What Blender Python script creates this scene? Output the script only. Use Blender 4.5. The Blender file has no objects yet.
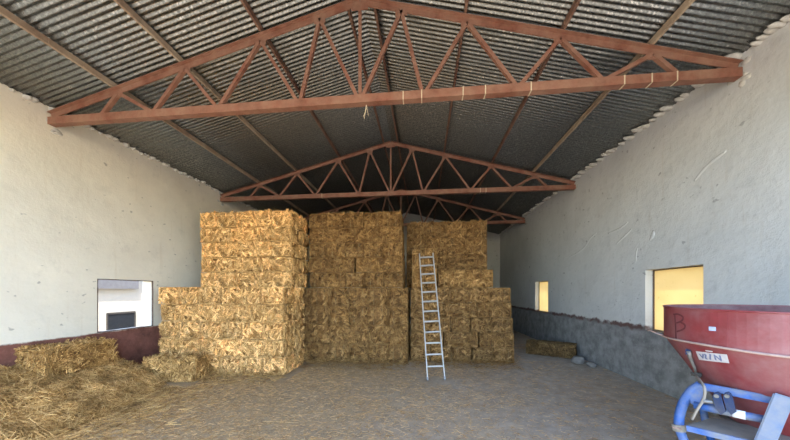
import bpy, bmesh, math, random
import numpy as np
from mathutils import Vector, Matrix

random.seed(7)
RNG = np.random.default_rng(7)
SC = bpy.context.scene
COL = SC.collection
PI = math.pi

# ------------------------------------------------------------------ materials
MATS = {}


def new_mat(name):
    m = bpy.data.materials.new(name)
    m.use_nodes = True
    nt = m.node_tree
    for n in list(nt.nodes):
        nt.nodes.remove(n)
    out = nt.nodes.new('ShaderNodeOutputMaterial')
    MATS[name] = m
    return m, nt, out


class N:
    """small node helper"""

    def __init__(self, nt):
        self.nt = nt

    def node(self, t, **kw):
        n = self.nt.nodes.new(t)
        for k, v in kw.items():
            setattr(n, k, v)
        return n

    def link(self, a, b):
        self.nt.links.new(a, b)

    def coords(self, kind='Object'):
        return self.node('ShaderNodeTexCoord').outputs[kind]

    def noise(self, vec, scale, detail=4, rough=.55):
        n = self.node('ShaderNodeTexNoise')
        n.inputs['Scale'].default_value = scale
        n.inputs['Detail'].default_value = detail
        n.inputs['Roughness'].default_value = rough
        self.link(vec, n.inputs['Vector'])
        return n.outputs['Fac']

    def mapping(self, vec, scale=(1, 1, 1), loc=(0, 0, 0), rot=(0, 0, 0)):
        n = self.node('ShaderNodeMapping')
        n.inputs['Scale'].default_value = scale
        n.inputs['Location'].default_value = loc
        n.inputs['Rotation'].default_value = rot
        self.link(vec, n.inputs['Vector'])
        return n.outputs[0]

    def ramp(self, fac, stops, interp='LINEAR'):
        n = self.node('ShaderNodeValToRGB')
        cr = n.color_ramp
        cr.interpolation = interp
        while len(cr.elements) < len(stops):
            cr.elements.new(.5)
        for e, (p, c) in zip(cr.elements, stops):
            e.position = p
            e.color = (c if isinstance(c, (tuple, list)) else (c, c, c)) + ((1,) if len(c if isinstance(c, (tuple, list)) else (c, c, c)) == 3 else ())
        self.link(fac, n.inputs[0])
        return n.outputs[0]

    def mix(self, fac, a, b, mode='MIX'):
        n = self.node('ShaderNodeMix', data_type='RGBA', blend_type=mode)
        for s, v in ((0, fac), (6, a), (7, b)):
            if hasattr(v, 'is_linked') or hasattr(v, 'links'):
                self.link(v, n.inputs[s])
            else:
                n.inputs[s].default_value = v if s == 0 else tuple(v) + (1,)
        return n.outputs[2]

    def math(self, op, a, b=0.0, c=None):
        n = self.node('ShaderNodeMath', operation=op)
        for i, v in enumerate((a, b) if c is None else (a, b, c)):
            if hasattr(v, 'links'):
                self.link(v, n.inputs[i])
            else:
                n.inputs[i].default_value = v
        return n.outputs[0]

    def sep(self, vec):
        n = self.node('ShaderNodeSeparateXYZ')
        self.link(vec, n.inputs[0])
        return n.outputs

    def bump(self, h, strength=.4, dist=.01):
        n = self.node('ShaderNodeBump')
        n.inputs['Strength'].default_value = strength
        n.inputs['Distance'].default_value = dist
        self.link(h, n.inputs['Height'])
        return n.outputs[0]

    def bsdf(self, out, col, rough=.8, normal=None, metallic=0., spec=.3):
        b = self.node('ShaderNodeBsdfPrincipled')
        if hasattr(col, 'links'):
            self.link(col, b.inputs['Base Color'])
        else:
            b.inputs['Base Color'].default_value = tuple(col) + (1,)
        if hasattr(rough, 'links'):
            self.link(rough, b.inputs['Roughness'])
        else:
            b.inputs['Roughness'].default_value = rough
        b.inputs['Metallic'].default_value = metallic
        b.inputs['Specular IOR Level'].default_value = spec
        if normal is not None:
            self.link(normal, b.inputs['Normal'])
        self.link(b.outputs[0], out.inputs[0])
        return b


def mat_plain(name, col, rough=.7, metallic=0., var=.25, scale=12, spec=.3, dust=None, dustamt=.5):
    m, nt, out = new_mat(name)
    n = N(nt)
    co = n.coords()
    f = n.noise(co, scale, 5, .65)
    c = n.mix(n.ramp(f, [(.3, 0.), (.7, 1.)]), [x * (1 - var) for x in col], [min(1, x * (1 + var)) for x in col])
    if dust is not None:
        g = n.noise(n.mapping(co, loc=(3, 1, 5)), scale * .35, 6, .7)
        c = n.mix(n.ramp(g, [(.5 - dustamt * .35, 0.), (.72 - dustamt * .2, 1.)]), c, dust)
    n.bsdf(out, c, rough, n.bump(f, .25, .003), metallic, spec)
    return m


def mat_straw(name, c0, c1, c2, strand=True):
    m, nt, out = new_mat(name)
    n = N(nt)
    oi = n.node('ShaderNodeObjectInfo')
    co = n.coords()
    if strand:
        g = n.node('ShaderNodeNewGeometry')
        f = g.outputs['Random Per Island']
        c = n.ramp(f, [(0., c0), (.45, c1), (.85, c2), (1., tuple(min(1, x * 1.25) for x in c2))])
        at = n.node('ShaderNodeAttribute', attribute_name='tuft')
        tn = n.node('ShaderNodeCombineColor')
        n.link(at.outputs['Fac'], tn.inputs[0])
        n.link(n.math('POWER', at.outputs['Fac'], 1.08), tn.inputs[1])
        n.link(n.math('POWER', at.outputs['Fac'], 1.2), tn.inputs[2])
        c = n.mix(1., c, tn.outputs[0], 'MULTIPLY')
        nm = None
    else:
        sh = n.node('ShaderNodeVectorMath', operation='ADD')
        n.link(co, sh.inputs[0])
        rr = n.node('ShaderNodeCombineXYZ')
        for i in range(3):
            n.link(n.math('MULTIPLY', oi.outputs['Random'], 17.0 + 5 * i), rr.inputs[i])
        n.link(rr.outputs[0], sh.inputs[1])
        v = sh.outputs[0]
        a = n.noise(n.mapping(v, (1, 1, 3.2)), 22, 6, .75)
        b = n.noise(n.mapping(v, (3.0, 1, 1), rot=(0, .6, 0)), 26, 6, .75)
        mx = n.math('MAXIMUM', a, b)
        big = n.noise(v, 4.5, 3, .6)
        mm = n.math('ADD', n.math('MULTIPLY', mx, .75), n.math('MULTIPLY', big, .35))
        c = n.ramp(mm, [(.40, tuple(x * .35 for x in c0)), (.54, c0), (.64, c1), (.78, c2)])
        nm = n.bump(mx, .8, .02)
    c = n.mix(1., c, oi.outputs['Color'], 'MULTIPLY')
    n.bsdf(out, c, .75, nm, 0., .25)
    return m


def build_materials():
    ST0, ST1, ST2 = (.23, .120, .036), (.58, .340, .120), (.84, .545, .235)
    mat_straw('straw_body', ST0, ST1, ST2, False)
    mat_straw('straw_strand', ST0, ST1, ST2, True)
    mat_plain('twine', (.33, .24, .12), .9, var=.2)
    mat_plain('rust_red_steel', (.205, .077, .048), .58, var=.3, scale=9, dust=(.30, .165, .11), dustamt=.45)
    mat_plain('brown_purlin', (.25, .16, .105), .75, var=.3, scale=7, dust=(.42, .33, .23), dustamt=.5)
    mat_plain('red_purlin', (.13, .06, .042), .75, var=.3, scale=7, dust=(.25, .15, .10), dustamt=.3)
    mat_plain('pale_strap', (.62, .52, .36), .8, var=.2)
    mat_plain('aluminium', (.40, .375, .335), .55, metallic=.3, var=.08, spec=.5)
    mat_plain('grey_rubber', (.22, .22, .22), .8)
    mat_plain('hopper_red', (.205, .034, .038), .42, var=.18, scale=5, spec=.5, dust=(.26, .12, .125), dustamt=.22)
    mat_plain('hopper_inside', (.13, .045, .05), .7, var=.3, dust=(.2, .12, .12))
    mat_plain('faded_black_paint', (.115, .032, .036), .8, var=.3, scale=40)
    mat_plain('frame_blue', (.022, .105, .37), .5, var=.25, scale=9, spec=.35, dust=(.19, .21, .24), dustamt=.22)
    mat_plain('dusty_blue', (.06, .13, .27), .7, var=.2, scale=7, dust=(.22, .23, .25), dustamt=.5)
    mat_plain('dark_blue', (.012, .028, .08), .55, var=.25, spec=.2, dust=(.08, .08, .09), dustamt=.1)
    mat_plain('dusty_grey', (.22, .205, .18), .9, var=.2, dust=(.27, .235, .19), dustamt=.5)
    mat_plain('grey_steel', (.17, .165, .155), .5, metallic=.3, var=.25)
    mat_plain('sticker_white', (.52, .52, .55), .5, var=.12, scale=30)
    mat_plain('sticker_ink', (.16, .19, .32), .6, var=.2)
    mat_plain('sticker_grey', (.50, .54, .62), .6, var=.2)
    mat_plain('pale_blue_label', (.40, .48, .66), .5, var=.1)
    mat_plain('pale_rope', (.38, .27, .23), .85, var=.15, scale=30)
    mat_plain('reflective_tape', (.8, .82, .85), .3, var=.05)
    mat_plain('mortar', (.55, .53, .48), .95, var=.25, scale=14)
    mat_plain('window_steel', (.12, .085, .065), .8, var=.3, scale=20)
    mat_plain('stone', (.17, .16, .15), .95, var=.25, scale=14)
    mat_plain('white_render', (.45, .415, .36), .9, var=.05, scale=5)
    mat_plain('eave_grey', (.15, .145, .15), .9, var=.15)
    mat_plain('dark_glass', (.02, .025, .03), .15, var=.1, spec=.5)
    mat_plain('cable', (.05, .045, .04), .7)
    mat_plain('yard_earth', (.50, .41, .30), .95, var=.12, scale=1.5)
    # ---- corrugated roof, underside
    m, nt, out = new_mat('corrugated_sheet')
    n = N(nt)
    co = n.coords()
    f = n.noise(co, 38, 5, .7)
    g = n.noise(n.mapping(co, (1, .35, 1)), 1.6, 4, .6)
    c = n.ramp(f, [(.36, (.10, .105, .10)), (.55, (.20, .205, .195)), (.66, (.46, .45, .42))])
    c = n.mix(n.ramp(g, [(.35, 0.), (.7, 1.)]), c, n.mix(.5, c, (.16, .155, .14)))
    n.bsdf(out, c, n.ramp(f, [(.3, .42), (.7, .23)]), n.bump(f, .06, .003), .85, .5)
    # ---- plaster walls, coloured by height with worn edges
    for nm, up, low, band, hz in (
            ('plaster_cream', (.76, .70, .575), (.20, .082, .058), None, .93),
            ('plaster_white', (.60, .60, .585), (.235, .232, .226), (.115, .058, .05), 1.06),
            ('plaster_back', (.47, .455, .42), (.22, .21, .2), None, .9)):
        m, nt, out = new_mat(nm)
        n = N(nt)
        co = n.coords()
        xyz = n.sep(co)
        big = n.noise(co, .9, 5, .6)
        mid = n.noise(n.mapping(co, loc=(4, 2, 0)), 4.5, 6, .65)
        fine = n.noise(co, 28, 5, .7)
        c = n.mix(n.ramp(big, [(.3, 0.), (.7, 1.)]), [x * .90 for x in up], [min(1, x * 1.06) for x in up])
        c = n.mix(n.ramp(mid, [(.56, 0.), (.74, .7 if band else .45)]), c, [x * .74 for x in up])
        spots = n.noise(n.mapping(co, (1, 1, 1.6), loc=(9, 9, 9)), 6.5, 2, .5)
        c = n.mix(n.ramp(spots, [(.70, 0.), (.74, .75)]), c, [x * .5 for x in up])
        streak = n.noise(n.mapping(co, (1, 5, .35)), 2.2, 4, .6)
        c = n.mix(n.ramp(streak, [(.6, 0.), (.78, .3)]), c, (up[0] * .75, up[1] * .66, up[2] * .55))
        edge = n.math('ADD', n.math('SUBTRACT', xyz[2], hz), n.math('MULTIPLY', n.math('SUBTRACT', mid, .5), .20 if band else .08))
        edge = n.math('ADD', edge, n.math('MULTIPLY', n.math('SUBTRACT', fine, .5), .05 if band else .02))
        lowv = n.mix(n.ramp(mid, [(.36, 0.), (.64, 1.)]), [x * .72 for x in low], [x * 1.28 for x in low])
        lowv = n.mix(n.ramp(fine, [(.55, 0.), (.75, .5)]), lowv, [min(1, x * 1.7 + .03) for x in low])
        k = n.ramp(edge, [(.49, 0.), (.51, 1.)])
        e2 = n.math('ADD', n.math('MULTIPLY', edge, 5.), .5)
        k = n.ramp(e2, [(.44, 0.), (.56, 1.)])
        c2 = n.mix(k, lowv, c)
        if band:
            bz = n.ramp(n.math('ADD', n.math('MULTIPLY', edge, 2.4), .5), [(.30, 0.), (.40, 1.), (.52, 1.), (.60, 0.)])
            bk = n.math('MULTIPLY', bz, n.ramp(n.noise(n.mapping(co, loc=(1, 7, 2)), 1.7, 5, .7), [(.36, 0.), (.52, .9)]))
            c2 = n.mix(bk, c2, band)
        h = n.math('ADD', n.math('MULTIPLY', mid, .8), n.math('MULTIPLY', fine, .2))
        n.bsdf(out, c2, .92, n.bump(h, .5 if band else .28, .035), 0., .2)
    # ---- earth floor
    m, nt, out = new_mat('earth_floor')
    n = N(nt)
    co = n.coords()
    big = n.noise(co, .55, 4, .6)
    mid = n.noise(co, 5, 6, .7)
    fine = n.noise(n.mapping(co, (1, 1.8, 1)), 42, 6, .75)
    x = n.sep(co)[0]
    side = n.ramp(n.math('ADD', n.math('MULTIPLY', x, .1), n.math('ADD', .45, n.math('MULTIPLY', n.math('SUBTRACT', big, .5), .6))), [(.25, 0.), (.75, 1.)])
    base = n.mix(side, (.44, .29, .155), (.50, .42, .345))
    c = n.mix(n.ramp(mid, [(.35, 0.), (.65, 1.)]), n.mix(.45, base, (.10, .08, .06)), base)
    c = n.mix(n.ramp(fine, [(.46, .0), (.62, .75)]), c, n.mix(side, (.46, .345, .19), (.37, .325, .26)))
    c = n.mix(n.ramp(fine, [(.30, .7), (.42, 0.)]), c, (.085, .068, .05))
    n.bsdf(out, c, .95, n.bump(fine, .6, .02), 0., .15)
    # ---- yellowed translucent window sheet
    m, nt, out = new_mat('yellowed_sheet')
    n = N(nt)
    co = n.coords()
    d = n.noise(co, 9, 6, .7)
    e = n.noise(n.mapping(co, loc=(5, 5, 5)), 2.2, 4, .6)
    c = n.mix(n.ramp(d, [(.62, 0.), (.74, .7)]), n.mix(e, (.60, .48, .27), (.70, .575, .36)), (.28, .19, .08))
    t = n.node('ShaderNodeBsdfTranslucent')
    df = n.node('ShaderNodeBsdfDiffuse')
    n.link(c, t.inputs[0])
    n.link(c, df.inputs[0])
    mx = n.node('ShaderNodeMixShader')
    mx.inputs[0].default_value = .25
    n.link(t.outputs[0], mx.inputs[1])
    n.link(df.outputs[0], mx.inputs[2])
    n.link(mx.outputs[0], out.inputs[0])


build_materials()

# ------------------------------------------------------------------ object helpers


def link(o, parent=None):
    COL.objects.link(o)
    if parent is not None:
        o.parent = parent
    return o


def tag(o, label=None, cat=None, group=None, kind=None):
    if label:
        o['label'] = label
    if cat:
        o['category'] = cat
    if group:
        o['group'] = group
    if kind:
        o['kind'] = kind
    return o


def empty(name, loc=(0, 0, 0), rz=0.):
    o = bpy.data.objects.new(name, None)
    o.location = loc
    o.rotation_euler = (0, 0, rz)
    return link(o)


def mesh_obj(name, bm, mats, parent=None, smooth=False):
    bmesh.ops.recalc_face_normals(bm, faces=bm.faces[:])
    me = bpy.data.meshes.new(name)
    bm.to_mesh(me)
    bm.free()
    for m in (mats if isinstance(mats, (list, tuple)) else [mats]):
        me.materials.append(MATS[m])
    if smooth:
        me.polygons.foreach_set('use_smooth', [True] * len(me.polygons))
    o = bpy.data.objects.new(name, me)
    return link(o, parent)


def np_mesh(name, verts, quads, mats, midx=None, smooth=None, tuft=None):
    me = bpy.data.meshes.new(name)
    nv, nf = len(verts), len(quads)
    me.vertices.add(nv)
    me.vertices.foreach_set('co', np.asarray(verts, np.float32).ravel())
    me.loops.add(nf * 4)
    me.loops.foreach_set('vertex_index', np.asarray(quads, np.int32).ravel())
    me.polygons.add(nf)
    me.polygons.foreach_set('loop_start', np.arange(0, nf * 4, 4, dtype=np.int32))
    if midx is not None:
        me.polygons.foreach_set('material_index', np.asarray(midx, np.int32))
    if smooth is not None:
        me.polygons.foreach_set('use_smooth', np.asarray(smooth, bool))
    for m in mats:
        me.materials.append(MATS[m])
    me.update(calc_edges=True)
    if tuft is not None:
        at = me.attributes.new('tuft', 'FLOAT', 'POINT')
        at.data.foreach_set('value', np.ascontiguousarray(np.broadcast_to(np.asarray(tuft, np.float32), (nv,))))
    return me


def add_box(bm, c, s, rot=None):
    m = Matrix.Translation(c) @ (rot.to_4x4() if rot is not None else Matrix.Identity(4)) @ Matrix.Diagonal((s[0], s[1], s[2], 1))
    return bmesh.ops.create_cube(bm, size=1, matrix=m)['verts']


def add_profile(bm, a, b, poly, side=(0, 1, 0)):
    """extrude a 2D outline (side, up) from a to b; 'side' is kept as the first axis"""
    a, b = Vector(a), Vector(b)
    d = (b - a).normalized()
    s = Vector(side)
    s = (s - d * s.dot(d)).normalized()
    u = d.cross(s)
    if u.z < 0 or (abs(u.z) < 1e-6 and u.x < 0):
        u = -u
    ra = [bm.verts.new(a + s * x + u * y) for x, y in poly]
    rb = [bm.verts.new(b + s * x + u * y) for x, y in poly]
    k = len(poly)
    for i in range(k):
        bm.faces.new((ra[i], ra[(i + 1) % k], rb[(i + 1) % k], rb[i]))
    bm.faces.new(ra[::-1])
    bm.faces.new(rb)


def add_tube(bm, pts, r, n=10, closed=False, cap=True):
    pts = [Vector(p) for p in pts]
    k = len(pts)
    rings = []
    ref = None
    for i, p in enumerate(pts):
        if closed:
            t = (pts[(i + 1) % k] - pts[i - 1]).normalized()
        else:
            t = (pts[min(i + 1, k - 1)] - pts[max(i - 1, 0)]).normalized()
        if ref is None:
            ref = Vector((0, 0, 1)) if abs(t.z) < .9 else Vector((1, 0, 0))
        ref = (ref - t * ref.dot(t)).normalized()
        w = t.cross(ref)
        rr = r[i] if isinstance(r, (list, tuple)) else r
        rings.append([bm.verts.new(p + (ref * math.cos(2 * PI * j / n) + w * math.sin(2 * PI * j / n)) * rr) for j in range(n)])
    for i in range(k if closed else k - 1):
        A, B = rings[i], rings[(i + 1) % k]
        for j in range(n):
            bm.faces.new((A[j], A[(j + 1) % n], B[(j + 1) % n], B[j]))
    if cap and not closed:
        bm.faces.new(rings[0][::-1])
        bm.faces.new(rings[-1])


def add_lathe(bm, prof, n=64, closed=False):
    rings = [[bm.verts.new((r * math.cos(2 * PI * j / n), r * math.sin(2 * PI * j / n), z)) for j in range(n)] for r, z in prof]
    k = len(rings)
    for i in range(k if closed else k - 1):
        A, B = rings[i], rings[(i + 1) % k]
        for j in range(n):
            bm.faces.new((A[j], A[(j + 1) % n], B[(j + 1) % n], B[j]))


def catmull(pts, sub=6):
    pts = [Vector(p) for p in pts]
    out = []
    for i in range(len(pts) - 1):
        p0, p1, p2, p3 = pts[max(i - 1, 0)], pts[i], pts[i + 1], pts[min(i + 2, len(pts) - 1)]
        for s in range(sub):
            t = s / sub
            out.append(.5 * ((2 * p1) + (p2 - p0) * t + (2 * p0 - 5 * p1 + 4 * p2 - p3) * t * t + (3 * p1 - p0 - 3 * p2 + p3) * t ** 3))
    out.append(pts[-1])
    return out


def strand_arrays(P, D, L, W, rng):
    """slender three-sided straws: centres P, unit directions D, lengths L, radii W"""
    n = len(P)
    R = rng.normal(size=(n, 3))
    U = np.cross(D, R)
    U /= np.linalg.norm(U, axis=1, keepdims=True) + 1e-9
    V = np.cross(D, U)
    verts = np.empty((n, 6, 3))
    for e, s in enumerate((-.5, .5)):
        for k in range(3):
            a = 2 * PI * k / 3
            verts[:, e * 3 + k] = P + D * (L * s)[:, None] + (U * math.cos(a) + V * math.sin(a)) * W[:, None]
    q = np.array([[0, 1, 4, 3], [1, 2, 5, 4], [2, 0, 3, 5]])
    quads = (np.arange(n) * 6)[:, None, None] + q[None]
    return verts, quads


# smooth value noise in numpy
_PERM = np.random.default_rng(3).random((32, 32, 32))


def vnoise(p):
    p = np.asarray(p, float)
    i = np.floor(p).astype(int)
    f = p - i
    f = f * f * (3 - 2 * f)
    r = 0
    for dx in (0, 1):
        for dy in (0, 1):
            for dz in (0, 1):
                w = (f[..., 0] if dx else 1 - f[..., 0]) * (f[..., 1] if dy else 1 - f[..., 1]) * (f[..., 2] if dz else 1 - f[..., 2])
                r = r + w * _PERM[(i[..., 0] + dx) % 32, (i[..., 1] + dy) % 32, (i[..., 2] + dz) % 32]
    return r


# ------------------------------------------------------------------ the barn shell
XL, XR, YB, Y0 = -6.06, 4.02, 15.2, .3
CX = -.91                       # the ridge sits a little right of the middle
RISE, EAVE = 1.335, 4.70
WAVE = .076


def half(off):
    return XR - CX if off > 0 else CX - XL


def roof_z(x):
    return EAVE + RISE * (1 - abs(x - CX) / half(x - CX))


def wall_mesh(name, x_in, x_out, y0, y1, z1, holes, mat):
    """wall along Y with rectangular openings (ya, yb, za, zb)"""
    bm = bmesh.new()
    ys = sorted({y0, y1} | {h[0] for h in holes} | {h[1] for h in holes})
    zs = sorted({0., z1} | {h[2] for h in holes} | {h[3] for h in holes})

    def solid(i, j):
        if i < 0 or j < 0 or i >= len(ys) - 1 or j >= len(zs) - 1:
            return False
        cy, cz = (ys[i] + ys[i + 1]) / 2, (zs[j] + zs[j + 1]) / 2
        return not any(h[0] < cy < h[1] and h[2] < cz < h[3] for h in holes)

    def quad(*p):
        bm.faces.new([bm.verts.new(v) for v in p])
    for i in range(len(ys) - 1):
        for j in range(len(zs) - 1):
            if not solid(i, j):
                continue
            a, b, c, d = ys[i], ys[i + 1], zs[j], zs[j + 1]
            for x in (x_in, x_out):
                quad((x, a, c), (x, b, c), (x, b, d), (x, a, d))
            if not solid(i - 1, j):
                quad((x_in, a, c), (x_out, a, c), (x_out, a, d), (x_in, a, d))
            if not solid(i + 1, j):
                quad((x_in, b, c), (x_out, b, c), (x_out, b, d), (x_in, b, d))
            if not solid(i, j - 1):
                quad((x_in, a, c), (x_out, a, c), (x_out, b, c), (x_in, b, c))
            if not solid(i, j + 1):
                quad((x_in, a, d), (x_out, a, d), (x_out, b, d), (x_in, b, d))
    bmesh.ops.remove_doubles(bm, verts=bm.verts[:], dist=1e-5)
    o = mesh_obj(name, bm, mat)
    return tag(o, kind='structure')


WIN_L = (4.65, 5.74, .93, 1.95)
WIN_R1 = (4.46, 5.52, 1.01, 2.10)
WIN_R2 = (9.50, 10.55, 1.02, 2.07)
wall_mesh('wall_left', XL, XL - .26, Y0, YB, EAVE + .02, [WIN_L], 'plaster_cream')
wall_mesh('wall_right', XR, XR + .26, Y0, YB, EAVE + .02, [WIN_R1, WIN_R2], 'plaster_white')


def gable(name, y0, y1, mat, zlow=0.):
    bm = bmesh.new()
    pts = [(XL - .26, zlow), (XR + .26, zlow), (XR + .26, EAVE), (CX, roof_z(CX) - .02), (XL - .26, EAVE)]
    a = [bm.verts.new((x, y0, z)) for x, z in pts]
    b = [bm.verts.new((x, y1, z)) for x, z in pts]
    bm.faces.new(a)
    bm.faces.new(b[::-1])
    for i in range(5):
        bm.faces.new((a[i], a[(i + 1) % 5], b[(i + 1) % 5], b[i]))
    return tag(mesh_obj(name, bm, mat), kind='structure')


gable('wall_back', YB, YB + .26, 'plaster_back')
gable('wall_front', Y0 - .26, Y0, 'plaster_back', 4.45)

# corrugated roof slopes (waves run from ridge to eave)


def roof():
    step = WAVE / 8
    ys = np.arange(Y0 - .5, YB + .3, step)
    prof = .0145 * np.cos(2 * PI * ys / WAVE)
    V, Q = [], []
    for sgn in (-1, 1):
        hf = half(sgn)
        xs = np.array([CX, CX + sgn * hf * .33, CX + sgn * hf * .66, CX + sgn * (hf + .30)])
        base = len(V)
        for top in (0, .004):
            for x in xs:
                zz = roof_z(x) + .022 + top
                V.extend(np.stack([np.full_like(ys, x), ys, zz + prof], 1).tolist())
        ny, nx = len(ys), len(xs)
        idx = lambda t, i, j: base + t * nx * ny + i * ny + j
        for t in (0, 1):
            for i in range(nx - 1):
                for j in range(ny - 1):
                    Q.append((idx(t, i, j), idx(t, i + 1, j), idx(t, i + 1, j + 1), idx(t, i, j + 1)))
    me = np_mesh('ceiling', V, Q, ['corrugated_sheet'], smooth=np.ones(len(Q), bool))
    o = link(bpy.data.objects.new('ceiling', me))
    tag(o, kind='structure')
    # ridge capping under the two slopes
    bm = bmesh.new()
    for sgn in (-1, 1):
        add_profile(bm, (CX, Y0, roof_z(CX) + .05), (CX, YB, roof_z(CX) + .05), [(0, .02), (sgn * .14, -.02), (sgn * .14, -.012), (0, .03)], side=(1, 0, 0))
    tag(mesh_obj('trim_1', bm, 'corrugated_sheet'), kind='structure')


roof()


def mortar_line(name, x, sgn):
    """rough mortar filling the waves of the sheets along the wall head"""
    bm = bmesh.new()
    rnd = random.Random(5 if sgn > 0 else 6)
    y = 1.2
    while y < YB - .1:
        y += WAVE * rnd.choice((1, 1, 2, 2, 3))
        s = rnd.uniform(.6, 1.2)
        big = 1.0 if sgn > 0 else .55
        m = Matrix.Translation((x - sgn * rnd.uniform(-.02, .04), y, EAVE + rnd.uniform(-.02, .012))) @ Matrix.Diagonal((.13 * s * big, .05 * s, .036 * s, 1))
        vs = bmesh.ops.create_icosphere(bm, subdivisions=2, radius=1, matrix=m)['verts']
        for v in vs:
            v.co += Vector((rnd.uniform(-.008, .008), rnd.uniform(-.008, .008), rnd.uniform(-.008, .008)))
    tag(mesh_obj(name, bm, 'mortar', smooth=True), kind='structure')


mortar_line('trim_2', XL, -1)
mortar_line('trim_3', XR, 1)

# floor inside, earth yard outside


def floor():
    xs = np.linspace(XL, XR, 110)
    ys = np.linspace(Y0 - .3, YB, 160)
    X, Y = np.meshgrid(xs, ys, indexing='ij')
    Z = -.022 + .022 * vnoise(np.stack([X * 1.3, Y * 1.3, 0 * X], -1)) * 1.0
    V = np.stack([X, Y, Z], -1).reshape(-1, 3)
    ny = len(ys)
    i, j = np.meshgrid(np.arange(len(xs) - 1), np.arange(ny - 1), indexing='ij')
    a = (i * ny + j).ravel()
    Q = np.stack([a, a + ny, a + ny + 1, a + 1], 1)
    o = link(bpy.data.objects.new('floor', np_mesh('floor', V, Q, ['earth_floor'], smooth=np.ones(len(Q), bool))))
    tag(o, kind='structure')
    bm = bmesh.new()
    add_box(bm, (0, 0, -.08), (90, 90, .1))
    tag(mesh_obj('ground', bm, 'yard_earth'), kind='structure')


floor()

# window frames and panes


def window(name, x, sgn, h, pane):
    ya, yb, za, zb = h
    bm = bmesh.new()
    t = .018
    xc = x + sgn * .145
    for z in (za + t / 2, zb - t / 2):
        add_box(bm, (xc, (ya + yb) / 2, z), (.045, yb - ya, t))
    for y in (ya + t / 2, yb - t / 2):
        add_box(bm, (xc, y, (za + zb) / 2), (.045, t, zb - za - 2 * t))
    f = tag(mesh_obj(name, bm, 'window_steel'), kind='structure')
    if pane:
        bm = bmesh.new()
        add_box(bm, (xc, (ya + yb) / 2, (za + zb) / 2), (.006, yb - ya - 2 * t, zb - za - 2 * t))
        p = mesh_obj('window_pane', bm, 'yellowed_sheet', f)
    return f


def thin_frame(name, x, sgn, h):
    ya, yb, za, zb = h
    bm = bmesh.new()
    t = .016
    xc = x + sgn * .012
    for y in (ya + t / 2, yb - t / 2):
        add_box(bm, (xc, y, (za + zb) / 2), (.03, t, zb - za))
    for z in (zb - t / 2, za + t / 2):
        add_box(bm, (xc, (ya + yb) / 2, z), (.03, yb - ya - 2 * t, t))
    return tag(mesh_obj(name, bm, 'window_steel'), kind='structure')


thin_frame('window_1', XL, -1, WIN_L)
window('window_2', XR, 1, WIN_R1, True)
window('window_3', XR, 1, WIN_R2, True)

# raised smears of plaster on the right wall, patches around truss ends


def smear(pts, w, t=.012, x=XR):
    bm = bmesh.new()
    P = catmull([(x + .004, y, z) for y, z in pts], 5)
    rad = [w * (.35 + .65 * math.sin(PI * (i + .6) / (len(P) + .2))) * random.uniform(.8, 1.2) for i in range(len(P))]
    add_tube(bm, P, rad, 8)
    for v in bm.verts:
        v.co.x = x + .004 + (v.co.x - x - .004) * t / w
    return mesh_obj('plaster_smear', bm, 'plaster_white', WR, smooth=True)


WR = bpy.data.objects['wall_right']
for pts, w in (([(8.2, 2.66), (7.8, 2.72), (7.45, 2.82), (7.2, 3.0), (6.95, 3.08)], .035),
               ([(6.3, 2.70), (6.05, 2.82), (5.85, 2.92)], .03),
               ([(6.55, 2.98), (6.2, 3.0), (5.95, 3.08)], .03),
               ([(5.75, 2.25), (5.74, 2.4), (5.70, 2.55)], .02),
               ([(5.42, 2.62), (5.36, 2.70), (5.34, 2.78)], .045),
               ([(4.6, 3.35), (4.4, 3.5), (4.15, 3.58)], .03)):
    smear(pts, w)

# ------------------------------------------------------------------ trusses and purlins
T_TOP = 4.56           # heel height of the top chord centre line
BOT = 4.475


def top_z(off):
    return T_TOP + RISE * (1 - abs(off) / half(off))


TOPN = [.60, 1.52, 2.75, 3.90]
BOTN = [.92, 2.2, 3.30, 4.22]
TEE = [(-.055, .05), (.055, .05), (.055, .04), (.008, .04), (.008, -.036), (-.008, -.036), (-.008, .04), (-.055, .04)]
TEE_INV = [(x, -y) for x, y in TEE]
BOXB = [(-.05, -.058), (.05, -.058), (.05, -.046), (-.036, -.046), (-.036, .058), (-.05, .058)]
ANG = [(-.026, -.024), (.026, -.024), (.026, -.016), (-.016, -.016), (-.016, .024), (-.026, .024)]


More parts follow.
